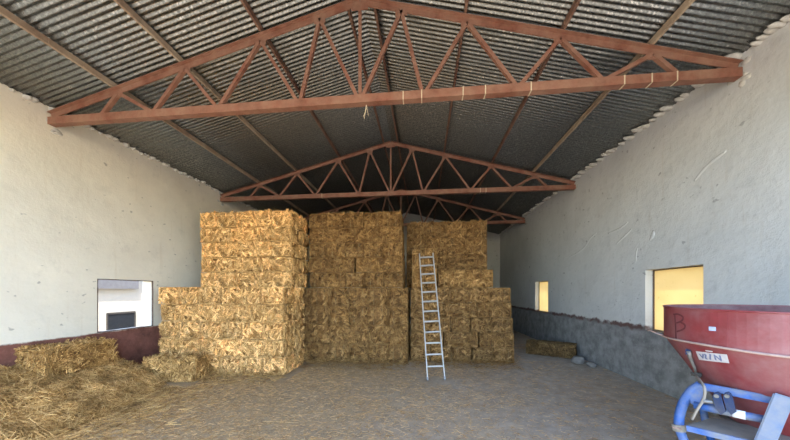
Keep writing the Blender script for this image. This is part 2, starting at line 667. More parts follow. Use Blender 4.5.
def truss(y, label, straps):
    root = empty('roof_truss', (CX, y, BOT))
    tag(root, label, 'roof truss', 'steel roof trusses across the barn')
    bz = lambda z: z - BOT
    for s in (-1, 1):
        bm = bmesh.new()
        add_profile(bm, (0, 0, bz(top_z(0))), (s * (half(s) - .03), 0, bz(top_z(s * (half(s) - .03)))), TEE)
        mesh_obj('top_chord', bm, 'rust_red_steel', root)
    bm = bmesh.new()
    add_profile(bm, (-half(-1) + .02, 0, 0), (half(1) - .02, 0, 0), BOXB)
    mesh_obj('bottom_chord', bm, 'rust_red_steel', root)
    bm = bmesh.new()
    add_profile(bm, (0, .02, .06), (0, .02, bz(top_z(0)) - .05), ANG, side=(0, 1, 0))
    mesh_obj('post', bm, 'rust_red_steel', root)
    for s in (-1, 1):
        seq = [(0.04, 0), (TOPN[0], 1), (BOTN[0], 0), (TOPN[1], 1), (BOTN[1], 0), (TOPN[2], 1), (BOTN[2], 0), (TOPN[3], 1), (BOTN[3], 0)]
        for (a, ta), (b, tb) in zip(seq, seq[1:]):
            pa = Vector((s * (a + .025 * (ta == 0 and a > .1)), -.002, bz(top_z(s * a)) - .030 if ta else .05))
            pb = Vector((s * (b - .025 * (tb == 0)), -.002, bz(top_z(s * b)) - .030 if tb else .05))
            bm = bmesh.new()
            add_profile(bm, pa, pb, ANG)
            mesh_obj('web_bar', bm, 'rust_red_steel', root)
        for t in TOPN:
            bm = bmesh.new()
            add_box(bm, (s * t, -.012, bz(top_z(s * t)) - .055), (.17, .008, .09))
            mesh_obj('gusset_plate', bm, 'rust_red_steel', root)
    bm = bmesh.new()
    add_box(bm, (0, -.012, bz(top_z(0)) - .06), (.24, .008, .12))
    mesh_obj('gusset_plate', bm, 'rust_red_steel', root)
    for x in straps:
        bm = bmesh.new()
        for z, sy in ((.061, .108), (-.061, .108)):
            add_box(bm, (x - CX, 0, z), (.014, sy, .004))
        for yy in (-.0525, .0525):
            add_box(bm, (x - CX, yy, 0), (.014, .003, .126))
        mesh_obj('strap', bm, 'pale_strap', root)
    return root


truss(3.99, 'nearest and largest rust red steel roof truss, overhead in the foreground', [-.28, -.02, .55, 1.45, 2.62, 2.95, 3.25, .85])
truss(7.86, 'second rust red roof truss, above the front edge of the straw stacks', [1.55, 1.7, -2.9])
truss(11.52, 'farthest dark roof truss, low over the back of the straw stacks', [])

# mortar blocks bedding the truss ends in the walls
k = 0
for y in (3.99, 7.86, 11.52):
    for x, s in ((XL, -1), (XR, 1)):
        bm = bmesh.new()
        rnd = random.Random(k)
        for q in range(7):
            m = Matrix.Translation((x + s * .035, y + rnd.uniform(-.10, .10), BOT + rnd.uniform(-.16, .16))) @ Matrix.Diagonal((.05, rnd.uniform(.05, .10), rnd.uniform(.04, .08), 1))
            for v in bmesh.ops.create_icosphere(bm, subdivisions=2, radius=1, matrix=m)['verts']:
                v.co += Vector((rnd.uniform(-.008, .008), rnd.uniform(-.01, .01), rnd.uniform(-.01, .01)))
        k += 1
        tag(mesh_obj('trim_%d' % (3 + k), bm, 'mortar', smooth=True), kind='structure')

ORD = ['first', 'second', 'third', 'fourth', 'fifth', 'sixth', 'seventh']


def purlin(off, label, mat):
    x = CX + off
    zt = roof_z(x) + .002
    zb = top_z(off) + .058
    bm = bmesh.new()
    w = .035
    y0, y1 = Y0 + .02, YB - .02
    h = zt - zb
    add_box(bm, (0, (y1 - y0) / 2, h / 2), (w, y1 - y0, h))
    rnd = random.Random(int(off * 100) + 900)
    # tie wires and bolt ends along the bar
    o = mesh_obj('purlin', bm, mat)
    o.location = (x, y0, zb)
    o.rotation_euler = (0, 0, 0)
    tag(o, label, 'roof purlin', 'purlins under the corrugated roof')
    bm = bmesh.new()
    y = y0 + .2
    while y < 12:
        add_box(bm, (rnd.choice((-1, 1)) * .026, y - y0, h * .3), (.010, .018, .045))
        y += WAVE * rnd.choice((5, 8, 10))
    mesh_obj('hook_bolt', bm, mat, o)['kind'] = 'stuff'
    return o


purlin(-3.96, 'pale brown roof purlin nearest the left wall', 'brown_purlin')
purlin(-2.80, 'roof purlin second from the left wall, under the left slope', 'brown_purlin')
purlin(-1.49, 'dark red roof purlin third from the left wall, under the left slope', 'red_purlin')
purlin(-.20, 'dark red roof purlin just left of the ridge', 'red_purlin')
purlin(.20, 'dark red roof purlin just right of the ridge', 'red_purlin')
purlin(1.49, 'dark red roof purlin third from the right wall, under the right slope', 'red_purlin')
purlin(2.78, 'roof purlin second from the right wall, under the right slope', 'red_purlin')
purlin(3.87, 'brown roof purlin nearest the right wall', 'brown_purlin')

# wire hanging from the second truss
bm = bmesh.new()
add_tube(bm, [(0, 0, 0), (.01, 0, -.35), (-.005, 0, -.8), (0, 0, -1.0)], .008, 6)
o = mesh_obj('hanging_wire', bm, 'cable')
o.location = (-.95, 7.80, BOT - .06)
tag(o, 'thin dark wire hanging from the middle of the second roof truss', 'wire')
# wisp of straw hanging under the first truss
bm = bmesh.new()
for a, b in (((0, 0, 0), (-.03, 0, -.2)), ((.0, .01, 0), (.03, .01, -.16)), ((.005, 0, -.05), (-.05, .02, -.16))):
    add_tube(bm, [a, b], .0035, 5)
o = mesh_obj('hanging_wisp', bm, 'pale_strap')
o.location = (-.82, 4.0, BOT - .06)
tag(o, 'short pale straw wisp hanging below the first truss beam', 'straw')

# ------------------------------------------------------------------ straw bales
BALE_CACHE = {}


def bale_mesh(w, d, h, seed, dens=1.0, top=False):
    key = (round(w, 3), round(d, 3), round(h, 3), seed, dens, top)
    if key in BALE_CACHE:
        return BALE_CACHE[key]
    rng = np.random.default_rng(seed * 977 + int(w * 1000) + int(h * 3000))
    ins = .004
    hx, hy, hz = w / 2 - ins, d / 2 - .022, h / 2 - ins * .6
    st = .038
    V, Q = [], []

    def grid(o, a, b, na, nb):
        base = len(V)
        for i in range(na + 1):
            for j in range(nb + 1):
                V.append(o + a * (i / na) + b * (j / nb))
        for i in range(na):
            for j in range(nb):
                q = base + i * (nb + 1) + j
                Q.append((q, q + nb + 1, q + nb + 2, q + 1))
    nx, ny, nz = [max(2, int(round(2 * t / st))) for t in (hx, hy, hz)]
    A = np.array
    grid(A([-hx, -hy, -hz]), A([2 * hx, 0, 0]), A([0, 0, 2 * hz]), nx, nz)
    grid(A([hx, hy, -hz]), A([-2 * hx, 0, 0]), A([0, 0, 2 * hz]), nx, nz)
    grid(A([hx, -hy, -hz]), A([0, 2 * hy, 0]), A([0, 0, 2 * hz]), ny, nz)
    grid(A([-hx, hy, -hz]), A([0, -2 * hy, 0]), A([0, 0, 2 * hz]), ny, nz)
    grid(A([-hx, -hy, hz]), A([2 * hx, 0, 0]), A([0, 2 * hy, 0]), nx, ny)
    grid(A([-hx, hy, -hz]), A([2 * hx, 0, 0]), A([0, -2 * hy, 0]), nx, ny)
    V = np.array(V)
    Q = np.array(Q)
    # rounded corners, pressed grooves and lumps
    S = V / A([hx, hy, hz])
    rr = np.sort(np.abs(S), axis=1)
    corner = np.clip((rr[:, 1] - .80) / .20, 0, 1)
    off = rng.random(3) * 20
    lump = vnoise(V * 9 + off) * .6 + vnoise(V * 19 + off * 2) * .4
    along = V[:, 0] if w >= d else V[:, 1]
    flake = .5 + .5 * np.sin(along * 2 * PI / .11 + off[0] + 2 * vnoise(V * 4 + off))
    front = (S[:, 1] < -.999)
    shrink = .002 + np.where(front, .11, .012) * (1 - lump) + np.where(front, .010, .003) * flake + .014 * corner - np.where(front, .02, 0)
    V = V - np.sign(S) * (np.abs(S) > .999) * shrink[:, None]
    nb = len(Q)
    # straws on the faces
    lim = A([w / 2 - .002, d / 2 - .002, h / 2 - .002])
    areas = [(0, 1, 2 * hx * 2 * hz * 2.1), (1, -1, 2 * hy * 2 * hz * .8), (1, 1, 2 * hy * 2 * hz * 1.6), (2, 1, 2 * hx * 2 * hy * .8)]
    AV, AQ, AT = [], [], [np.ones(len(V))]
    base = len(V)
    for kind, sg, ar in areas:
        n = int(ar * 1350 * dens)
        # straws come in tufts that share a direction
        nt_ = max(4, n // 13)
        ti = rng.integers(0, nt_, n)
        u = rng.uniform(-1, 1, nt_)[ti] + rng.normal(0, .045, n)
        v = rng.uniform(-1, 1, nt_)[ti] + rng.normal(0, .07, n)
        u, v = np.clip(u, -1, 1), np.clip(v, -1, 1)
        o = rng.uniform(-.022, .010, nt_)[ti] + rng.uniform(-.008, .006, n)
        D = rng.normal(size=(nt_, 3))[ti] + rng.normal(0, .38, (n, 3))
        tone = np.clip(rng.normal(.98, .27, nt_), .38, 1.45)[ti]
        if kind == 0:
            P = np.stack([u * hx, -hy - o, v * hz], 1)
            D[:, 1] *= .32
        elif kind == 1:
            P = np.stack([sg * (hx + o), u * hy, v * hz], 1)
            D[:, 0] *= .32
        else:
            P = np.stack([u * hx, v * hy, hz + o * .5], 1)
            D[:, 2] *= .8 if top else .3
        D /= np.linalg.norm(D, axis=1, keepdims=True)
        L = rng.uniform(.05, .17, n)
        W = rng.uniform(.0024, .0052, n)
        sv, sq = strand_arrays(P, D, L, W, rng)
        for ax, hi_ in ((0, lim[0]), (2, lim[2] + (.05 if top else 0))):
            lo_ = -lim[ax]
            over = np.maximum(sv[..., ax].max(1) - hi_, 0)
            sv[..., ax] -= over[:, None]
            under = np.maximum(lo_ - sv[..., ax].min(1), 0)
            sv[..., ax] += under[:, None]
            sv[..., ax] = np.clip(sv[..., ax], lo_, hi_)
        sv[..., 1] = np.clip(sv[..., 1], -lim[1] - .03, lim[1])
        AT.append(np.repeat(tone, 6))
        AV.append(sv.reshape(-1, 3))
        AQ.append(sq.reshape(-1, 4) + base)
        base += len(AV[-1])
    # straws lying along the front edges
    for ax, hl, ho in ((0, hx, lim[2]), (2, hz, lim[0])):
        for sg in (-1, 1):
            n = int(2 * hl * 260)
            P = np.empty((n, 3))
            P[:, ax] = rng.uniform(-1, 1, n) * (hl - .05)
            P[:, 2 - ax] = sg * (ho - rng.uniform(.003, .016, n))
            P[:, 1] = -hy + rng.uniform(-.012, .05, n)
            D = rng.normal(0, .05, (n, 3))
            D[:, ax] = 1
            D /= np.linalg.norm(D, axis=1, keepdims=True)
            sv, sq = strand_arrays(P, D, rng.uniform(.04, .10, n), rng.uniform(.002, .0042, n), rng)
            sv[..., 2 - ax] = np.clip(sv[..., 2 - ax], -ho, ho)
            sv[..., ax] = np.clip(sv[..., ax], -lim[ax], lim[ax])
            AT.append(np.full(n * 6, .8))
            AV.append(sv.reshape(-1, 3))
            AQ.append(sq.reshape(-1, 4) + base)
            base += len(AV[-1])
    V = np.concatenate([V] + AV)
    Q2 = np.concatenate([Q] + AQ)
    mi = np.concatenate([np.zeros(nb, int), np.ones(len(Q2) - nb, int)])
    V[:, 2] += h / 2
    me = np_mesh('straw_bale', V, Q2, ['straw_body', 'straw_strand'], mi, mi == 0, np.concatenate(AT))
    # twine loops run along the long side
    tw = []
    for s in (-1, 1):
        bm = bmesh.new()
        e = .006
        if w >= d:
            yy = s * hy * .45
            pts = [(-hx + .01, yy, .03), (hx - .01, yy, .03), (hx - .01, yy, h - .026), (-hx + .01, yy, h - .026)]
        else:
            xx = s * hx * .45
            pts = [(xx, -hy + .008, .03), (xx, hy - .01, .03), (xx, hy - .01, h - .026), (xx, -hy + .008, h - .026)]
        add_tube(bm, pts, .0045, 5, closed=True)
        m2 = bpy.data.meshes.new('twine')
        bm.to_mesh(m2)
        bm.free()
        m2.materials.append(MATS['twine'])
        tw.append(m2)
    BALE_CACHE[key] = (me, tw)
    return BALE_CACHE[key]


NB = [0]


def bale(w, d, h, loc, label, group, tint=(1, 1, 1), rot=(0, 0, 0), seed=None, dens=1.0, top=False):
    NB[0] += 1
    me, tw = bale_mesh(w, d, h, (NB[0] % 3) if seed is None else seed, dens, top)
    o = bpy.data.objects.new('straw_bale', me)
    link(o)
    o.location = loc
    o.rotation_euler = rot
    v = random.uniform(.86, 1.10)
    g = random.uniform(-.03, .03)
    o.color = (tint[0] * v, tint[1] * v * (1 + g * .3), tint[2] * v * (1 + g), 1)
    tag(o, label, 'straw bale', group)
    for m2 in tw:
        t = bpy.data.objects.new('twine', m2)
        link(t, o)
        t.color = o.color
    return o


def colword(i, n):
    if i == 0:
        return 'leftmost'
    if i == n - 1:
        return 'rightmost'
    if n == 3:
        return 'middle one'
    return ORD[i] + ' from the left'


LAYER4 = ['bottom layer', 'second layer up', 'third layer up', 'top layer']
LAYER = ['bottom layer', 'second layer up', 'third layer up', 'fourth layer up', 'top layer']


def stack(title, group, x0, x1, yf, z0, lh, plan, tint, deep=1.02, lean=0., jit=.04, layer_names=LAYER, adj='straw', open_top=False):
    """plan: per layer, number of bales across; end-on bales when the slot is narrow, else lying along the face"""
    for li, n in enumerate(plan):
        sw = (x1 - x0) / n
        shift = -lean * (len(plan) - 1 - li)
        end_on = sw < .62
        d = deep if end_on else .49
        for i in range(n):
            x = x0 + sw * (i + .5)
            if i == n - 1:
                x += -shift
            elif lean:
                x += -shift * (i / (n - 1))
            y = yf + d / 2 + random.uniform(-jit, jit)
            bale(sw - .003, d, lh - .003, (x, y, z0 + li * lh),
                 '%s bale, %s, %s in %s' % (adj, (LAYER if len(plan) == 5 else LAYER4)[li], colword(i, n), title), group, tint, top=open_top and li == len(plan) - 1)
        if not end_on:
            # the one behind it shows on the open right flank
            x = x0 + sw * (n - .5) - shift
            bale(sw - .003, d, lh - .003, (x, yf + d * 1.5 + .045, z0 + li * lh),
                 '%s bale, %s, behind on the right flank of %s' % (adj, (LAYER if len(plan) == 5 else LAYER4)[li], title), group, tint, seed=0)


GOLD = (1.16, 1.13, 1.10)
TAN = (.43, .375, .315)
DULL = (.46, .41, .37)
H = .362
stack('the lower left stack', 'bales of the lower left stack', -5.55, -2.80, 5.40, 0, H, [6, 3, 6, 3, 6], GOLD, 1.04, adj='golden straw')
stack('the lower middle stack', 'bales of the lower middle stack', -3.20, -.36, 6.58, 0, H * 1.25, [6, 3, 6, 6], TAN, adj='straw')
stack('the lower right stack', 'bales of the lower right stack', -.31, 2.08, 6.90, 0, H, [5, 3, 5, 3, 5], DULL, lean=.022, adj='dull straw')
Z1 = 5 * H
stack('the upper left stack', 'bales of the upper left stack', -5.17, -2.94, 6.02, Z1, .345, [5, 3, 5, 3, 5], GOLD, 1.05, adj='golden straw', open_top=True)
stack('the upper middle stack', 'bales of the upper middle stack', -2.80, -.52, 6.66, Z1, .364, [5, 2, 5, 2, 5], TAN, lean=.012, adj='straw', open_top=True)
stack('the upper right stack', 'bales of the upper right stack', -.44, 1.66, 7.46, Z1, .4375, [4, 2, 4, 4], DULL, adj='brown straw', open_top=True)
# single row in front of the upper right stack
for i in range(2):
    bale(.66, .40, .44, (.36 + .34 + i * .668, 7.20, Z1), 'dull straw bale on the ledge right of the ladder, %s of two' % ('left' if i == 0 else 'right'),
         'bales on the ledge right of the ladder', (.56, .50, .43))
# two bales stood on end behind the ladder top
for i, (x, hgt) in enumerate(((-.12, .94), (.185, .96))):
    bale(.30, .40, hgt, (x, 7.05, Z1), 'narrow straw bale stood on end behind the ladder top, %s one' % ('left' if i == 0 else 'right'),
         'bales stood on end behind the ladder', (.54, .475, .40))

# slumped bales outside the stacks
bale(.54, .96, .40, (-5.72, 4.03, .45), 'sagging straw bale lying on the loose heap against the left wall', 'loose bales by the left wall', (.74, .68, .58), (0, .05, -.03), dens=1.8, seed=1, top=True)
bale(.98, .46, .44, (-4.78, 5.03, .0), 'straw bale on the floor against the foot of the lower left stack', 'loose bales by the left wall', (.84, .79, .70), (0, 0, .12), dens=1.8, seed=1, top=True)
bale(1.16, .44, .36, (3.42, 7.92, 0), 'old grey straw bale lying alone on the floor by the right wall', 'loose bales by the right wall', (.27, .26, .25), (0, 0, -.54), dens=1.3, seed=2)

# ------------------------------------------------------------------ loose straw


def heap_h(x, y):
    """height of the loose heap along the left wall"""
    wall = np.clip((x - XL) / 1.75, 0, 1)
    ramp_y = np.clip((y - 1.2) / 1.6, 0, 1) * np.clip((5.32 - y) / .9, 0, 1)
    edge = 1.0 - .28 * np.clip((y - 3.4) / 1.6, 0, 1)
    prof = np.clip(1 - wall / edge, 0, 1)
    hgt = .60 * (prof ** .75) * (ramp_y ** .6)
    hgt = hgt + (.10 * (vnoise(np.stack([x * 3.1, y * 3.1, 0 * x + 4], -1)) - .5) + .07 * (vnoise(np.stack([x * 8, y * 8, 0 * x], -1)) - .5)) * np.clip(hgt * 6, 0, 1)
    return hgt


def heap():
    xs = np.linspace(XL + .01, -4.1, 70)
    ys = np.linspace(1.2, 5.34, 120)
    X, Y = np.meshgrid(xs, ys, indexing='ij')
    Z = heap_h(X, Y)
    under = (np.abs(X + 5.72) < .25) & (np.abs(Y - 4.03) < .44)
    Z = np.where(under, np.minimum(Z, .44), Z)
    bb = (X > -5.32) & (Y > 4.72)
    Z = np.where(bb, np.minimum(Z, .0), Z) - .012
    V = np.stack([X, Y, Z], -1).reshape(-1, 3)
    ny = len(ys)
    i, j = np.meshgrid(np.arange(len(xs) - 1), np.arange(ny - 1), indexing='ij')
    a = (i * ny + j).ravel()
    Q = np.stack([a, a + ny, a + ny + 1, a + 1], 1)
    nq = len(Q)
    rng = np.random.default_rng(21)
    n = 30000
    px = rng.uniform(XL + .06, -4.1, n)
    py = rng.uniform(1.9, 5.3, n)
    pz = heap_h(px, py)
    k = (pz > .015) & ~((px > -5.28) & (py > 4.70)) & ~((np.abs(px + 5.72) < .26) & (np.abs(py - 4.03) < .46))
    px, py, pz = px[k], py[k], pz[k]
    n = len(px)
    e = .02
    nx_ = -(heap_h(px + e, py) - pz) / e
    ny_ = -(heap_h(px, py + e) - pz) / e
    NN = np.stack([nx_, ny_, np.ones(n)], 1)
    NN /= np.linalg.norm(NN, axis=1, keepdims=True)
    D = rng.normal(size=(n, 3))
    D -= NN * np.sum(D * NN, 1, keepdims=True) * .72
    D /= np.linalg.norm(D, axis=1, keepdims=True)
    P = np.stack([px, py, pz], 1) + NN * rng.uniform(-.015, .03, n)[:, None]
    sv, sq = strand_arrays(P, D, rng.uniform(.05, .19, n), rng.uniform(.0014, .0033, n), rng)
    sv[..., 0] = np.maximum(sv[..., 0], XL + .012)
    m = 9000
    ey = rng.uniform(1.9, 5.1, m)
    ex = -4.72 - .30 * np.clip((ey - 3.4) / 1.6, 0, 1) + rng.exponential(.42, m) - .1
    ok = (ex < -2.9) & ~((ex > -5.4) & (ey > 4.55) & (ex < -4.1)) & (heap_h(ex, ey) < .05)
    ex, ey = ex[ok], ey[ok]
    m = len(ex)
    D2 = rng.normal(size=(m, 3)) * np.array([1, 1, .14])
    D2 /= np.linalg.norm(D2, axis=1, keepdims=True)
    L2 = rng.uniform(.04, .20, m)
    sv2, sq2 = strand_arrays(np.stack([ex, ey, .006 + np.abs(D2[:, 2]) * L2 * .5 + heap_h(ex, ey)], 1), D2, L2, rng.uniform(.0014, .003, m), rng)
    sq2 = sq2 + 6 * n
    sv, sq = np.concatenate([sv, sv2]), np.concatenate([sq, sq2])
    P = np.concatenate([P, np.stack([ex, ey, ex * 0], 1)])
    V2 = np.concatenate([V, sv.reshape(-1, 3)])
    Q2 = np.concatenate([Q, sq.reshape(-1, 4) + len(V)])
    mi = np.concatenate([np.zeros(nq, int), np.ones(len(Q2) - nq, int)])
    o = link(bpy.data.objects.new('straw_heap', np_mesh('straw_heap', V2, Q2, ['straw_body', 'straw_strand'], mi, mi == 0, np.concatenate([np.ones(len(V)), np.repeat(.55 + .9 * vnoise(P * 7), 6)]))))
    o.color = (.74, .68, .58, 1)
    tag(o, 'loose tumbled straw heaped along the left wall in the foreground', 'straw heap', kind='stuff')


heap()


def litter():
    rng = np.random.default_rng(33)
    n = 52000
    # denser towards the left and near the stacks
    px = rng.uniform(-5.2, 4.0, n * 2)
    py = 1.3 + rng.random(n * 2) ** 1.25 * 8.2
    keep = rng.random(n * 2) < np.clip(.50 - .12 * px + .25 * (vnoise(np.stack([px * 1.5, py * 1.5, px * 0], -1)) - .5), .12, 1)
    keep &= ~((px < -2.6) & (py > 4.95)) & ~((px < -.2) & (py > 6.1)) & ~((px < 2.45) & (py > 6.42))
    keep &= ~((np.abs(px - .25) < .34) & (np.abs(py - 5.42) < .16)) & ~((np.abs(px - 3.75) < .35) & (np.abs(py - 7.0) < .42))
    keep &= ~((px < -4.2) & (px > -5.52) & (py > 4.68))
    keep &= ~((np.abs(px - 3.4) < .85) & (np.abs(py - 7.96) < .75))
    keep &= heap_h(px, py) < .02
    keep &= ~((px > 2.1) & (py < 3.5))
    px, py = px[keep][:n], py[keep][:n]
    n = len(px)
    a = rng.uniform(0, PI, n)
    D = np.stack([np.cos(a), np.sin(a) * .75, rng.normal(size=n) * .10], 1)
    D /= np.linalg.norm(D, axis=1, keepdims=True)
    L = rng.gamma(2.0, .015, n) + .012
    long_ = rng.random(n) < .012
    L = np.where(long_, L * 2.6 + .08, L)
    L = np.minimum(L, .5)
    W = rng.uniform(.0012, .0026, n)
    P = np.stack([px, py, np.full(n, .004)], 1)
    P[:, 2] += np.abs(D[:, 2]) * L * .35
    sv, sq = strand_arrays(P, D, L, W, rng)
    sv[..., 0] = np.minimum(sv[..., 0], XR - .01)
    o = link(bpy.data.objects.new('straw_litter', np_mesh('straw_litter', sv.reshape(-1, 3), sq.reshape(-1, 4), ['straw_strand'], tuft=1.0)))
    o.color = (.86, .80, .80, 1)
    tag(o, 'short scattered straw stalks littering the brown earth floor', 'straw litter', kind='stuff')


litter()


def drift(name, x0, x1, yf, n, hgt, seed, tint, label):
    """fallen straw banked along the foot of a stack"""
    rng = np.random.default_rng(seed)
    px = rng.uniform(x0, x1, n)
    t = rng.random(n) ** 2.2
    py = yf - .09 - t * .48
    pz = .008 + hgt * (1 - t) ** 2 * rng.random(n)
    D = rng.normal(size=(n, 3))
    D[:, 2] *= .35
    D[:, 1] *= .6
    D /= np.linalg.norm(D, axis=1, keepdims=True)
    sv, sq = strand_arrays(np.stack([px, py, pz], 1), D, rng.uniform(.05, .2, n), rng.uniform(.002, .004, n), rng)
    sv[..., 2] = np.maximum(sv[..., 2], .003)
    sv[..., 1] = np.minimum(sv[..., 1], yf - .085)
    o = link(bpy.data.objects.new(name, np_mesh(name, sv.reshape(-1, 3), sq.reshape(-1, 4), ['straw_strand'], tuft=1.0)))
    o.color = tint + (1,)
    tag(o, label, 'straw litter', kind='stuff')


drift('straw_drift', -4.40, -2.75, 5.40, 600, .10, 41, (.74, .70, .62), 'fallen straw banked at the foot of the lower left stack')
drift('straw_drift', -2.74, -.36, 6.58, 800, .13, 42, (.46, .42, .36), 'fallen straw banked at the foot of the lower middle stack')
drift('straw_drift', -.30, 2.20, 6.90, 800, .13, 43, (.44, .40, .35), 'fallen straw banked at the foot of the lower right stack, by the ladder')

# stones by the right wall
for i, (x, y, s, lab) in enumerate(((3.72, 7.16, .13, 'larger pale stone on the floor beside the old grey bale at the right wall'),
                                    (3.84, 6.84, .09, 'smaller stone at the foot of the right wall nearest the spreader'))):
    bm = bmesh.new()
    vs = bmesh.ops.create_icosphere(bm, subdivisions=3, radius=1)['verts']
    for v in vs:
        q = .8 + .4 * float(vnoise(np.array(v.co) * 1.6 + 5 + 3 * i))
        v.co = Vector((v.co.x * s * 1.35 * q, v.co.y * s * q, max(v.co.z * s * .85 * q, -s * .4) + s * .4))
    o = mesh_obj('stone', bm, 'stone', smooth=True)
    o.location = (x, y, -.004)
    o.rotation_euler = (0, 0, .4 + i)
    tag(o, lab, 'stone')

# ------------------------------------------------------------------ ladder


def ladder():
    foot = Vector((.25, 5.39, 0))
    top = Vector((.075, 6.80, 2.62))
    root = empty('ladder', foot)
    tag(root, 'aluminium ladder leaning against the straw stack, feet on the earth floor', 'ladder')
    ax = (top - foot)
    Ln = ax.length
    d = ax.normalized()
    side = Vector((1, 0, 0))
    side = (side - d * side.dot(d)).normalized()
    nrm = d.cross(side)
    wid = .325
    for s in (-1, 1):
        bm = bmesh.new()
        a, b = side * s * wid / 2 + d * .035, side * s * wid / 2 + d * Ln
        add_profile(bm, a, b, [(-.011, -.03), (.011, -.03), (.011, .03), (-.011, .03)], side=side)
        mesh_obj('rail', bm, 'aluminium', root)
        bm = bmesh.new()
        add_profile(bm, side * s * wid / 2 + d * .02, side * s * wid / 2 + d * .075, [(-.017, -.036), (.017, -.036), (.017, .036), (-.017, .036)], side=side)
        f = mesh_obj('foot', bm, 'grey_rubber', root)
        f['label'] = 'grey rubber foot'
    n = 12
    for i in range(n):
        t = .28 + i * (Ln - .38) / (n - 1)
        bm = bmesh.new()
        a, b = d * t - side * (wid / 2 - .011), d * t + side * (wid / 2 - .011)
        add_profile(bm, a, b, [(-.017, -.013), (.017, -.013), (.017, .013), (-.017, .013)], side=nrm)
        mesh_obj('rung', bm, 'aluminium', root)


ladder()

# ------------------------------------------------------------------ fertiliser spreader
SA = math.radians(49.3)
SD = 3.957
SPC = (SD * math.sin(SA), SD * math.cos(SA))


def spreader():
    cx, cy = SPC
    root = empty('fertiliser_spreader', (cx, cy, 0), -SA)
    tag(root, 'red conical fertiliser spreader on a blue tube frame by the right wall', 'fertiliser spreader')
    cb, sb = .995, .0998
    vx, vy = (math.cos(SA), -math.sin(SA)), (math.sin(SA), math.cos(SA))

    def P(u, v, yp):
        """surveyed point of the machine: local coordinates on the upright plane at depth yp"""
        X, Z = (u - 395) / 280, (292 - v) / 280
        lat, ax = X * cb - sb, X * sb + cb
        t = (SD + yp) / (lat * vy[0] + ax * vy[1])
        return Vector(((lat * vx[0] + ax * vx[1]) * t, yp, 1.7 + Z * t))
    RIM, BEAD, BASE = 1.56, 1.275, .60
    R, RB = .77, .36
    # hopper shell
    bm = bmesh.new()
    add_lathe(bm, [(R, RIM), (R, BEAD), (RB, BASE), (RB - .012, BASE), (R - .012, BEAD + .004), (R - .012, RIM)], 96, closed=True)
    hop = mesh_obj('hopper', bm, ['hopper_red', 'hopper_inside'], root, smooth=False)
    for p in hop.data.polygons:
        c = p.center
        rad = math.hypot(c.x, c.y)
        if p.normal.x * c.x + p.normal.y * c.y < -.2 * rad and c.z > BASE + .02:
            p.material_index = 1
    hop['label'] = 'red hopper bowl with cylinder top and cone below'
    bm = bmesh.new()
    add_tube(bm, [((R + .002) * math.cos(a), (R + .002) * math.sin(a), RIM) for a in np.linspace(0, 2 * PI, 96, endpoint=False)], .008, 8, closed=True)
    mesh_obj('rim', bm, 'hopper_red', hop, smooth=True)
    # welded side seam
    bm = bmesh.new()
    a = math.atan2(-.72, -.30)
    add_box(bm, (R * math.cos(a), R * math.sin(a), (RIM + BEAD) / 2), (.004, .012, RIM - BEAD - .02), Matrix.Rotation(a, 3, 'Z'))
    mesh_obj('seam', bm, 'hopper_red', hop)
    # pale cord round the joint between cylinder and cone
    bm = bmesh.new()
    add_tube(bm, [((R + .008) * math.cos(a), (R + .008) * math.sin(a), BEAD + .004 * math.sin(5 * a)) for a in np.linspace(0, 2 * PI, 120, endpoint=False)], .0095, 8, closed=True)
    c = mesh_obj('cord', bm, 'pale_rope', root, smooth=True)
    c['label'] = 'pale cord round the hopper'
    a0 = math.radians(198)
    bm = bmesh.new()
    e = Vector(((R + .012) * math.cos(a0), (R + .012) * math.sin(a0), BEAD))
    add_tube(bm, catmull([e, e + Vector((-.05, .03, .012)), e + Vector((-.11, .08, .03)), e + Vector((-.14, .14, .02))], 5), .008, 6)
    mesh_obj('cord_end', bm, 'pale_rope', c, smooth=True)

    # paint and labels on the shell
    def on_cyl(a, z, off=.0025):
        return Vector(((R + off) * math.cos(a), (R + off) * math.sin(a), z))
    slope = (R - RB) / (BEAD - BASE)

    def on_cone(a, z, off=.003):
        r = R - (BEAD - z) * slope + off
        return Vector((r * math.cos(a), r * math.sin(a), z))

    def hit(u, v, cone=False):
        """angle and height where the sight line meets the shell"""
        p0 = P(u, v, 0)
        o = Vector((0, -SD, 1.7))
        d = p0 - o
        t0, t1 = .6, 1.05
        best = None
        for i in range(4000):
            t = t0 + (t1 - t0) * i / 4000
            q = o + d * t
            rad = R if not cone else R - (BEAD - q.z) * slope
            if math.hypot(q.x, q.y) <= rad:
                best = q
                break
        if best is None:
            best = o + d
        return math.atan2(best.y, best.x), best.z

    def stroke(bm, pts, w, surf):
        n = len(pts)
        L_, R_ = [], []
        for i, (a, z) in enumerate(pts):
            a2, z2 = pts[min(i + 1, n - 1)]
            a1, z1 = pts[max(i - 1, 0)]
            ta, tz = (a2 - a1) * R, z2 - z1
            l = math.hypot(ta, tz) or 1
            na, nz = -tz / l * w / 2 / R, ta / l * w / 2
            L_.append((bm.verts.new(surf(a + na, z + nz, .0006)), bm.verts.new(surf(a + na, z + nz, .0022))))
            R_.append((bm.verts.new(surf(a - na, z - nz, .0006)), bm.verts.new(surf(a - na, z - nz, .0022))))
        for i in range(n - 1):
            bm.faces.new((L_[i][1], L_[i + 1][1], R_[i + 1][1], R_[i][1]))
            bm.faces.new((L_[i][0], R_[i][0], R_[i + 1][0], L_[i + 1][0]))
            bm.faces.new((L_[i][0], L_[i + 1][0], L_[i + 1][1], L_[i][1]))
            bm.faces.new((R_[i][1], R_[i + 1][1], R_[i + 1][0], R_[i][0]))

    def resample(pts, sub=5):
        return [(v.x, v.y) for v in catmull([(a, z, 0) for a, z in pts], sub)]
    bm = bmesh.new()
    stroke(bm, resample([hit(675, 314.5), hit(675.8, 328), hit(676.3, 340)]), .016, on_cyl)
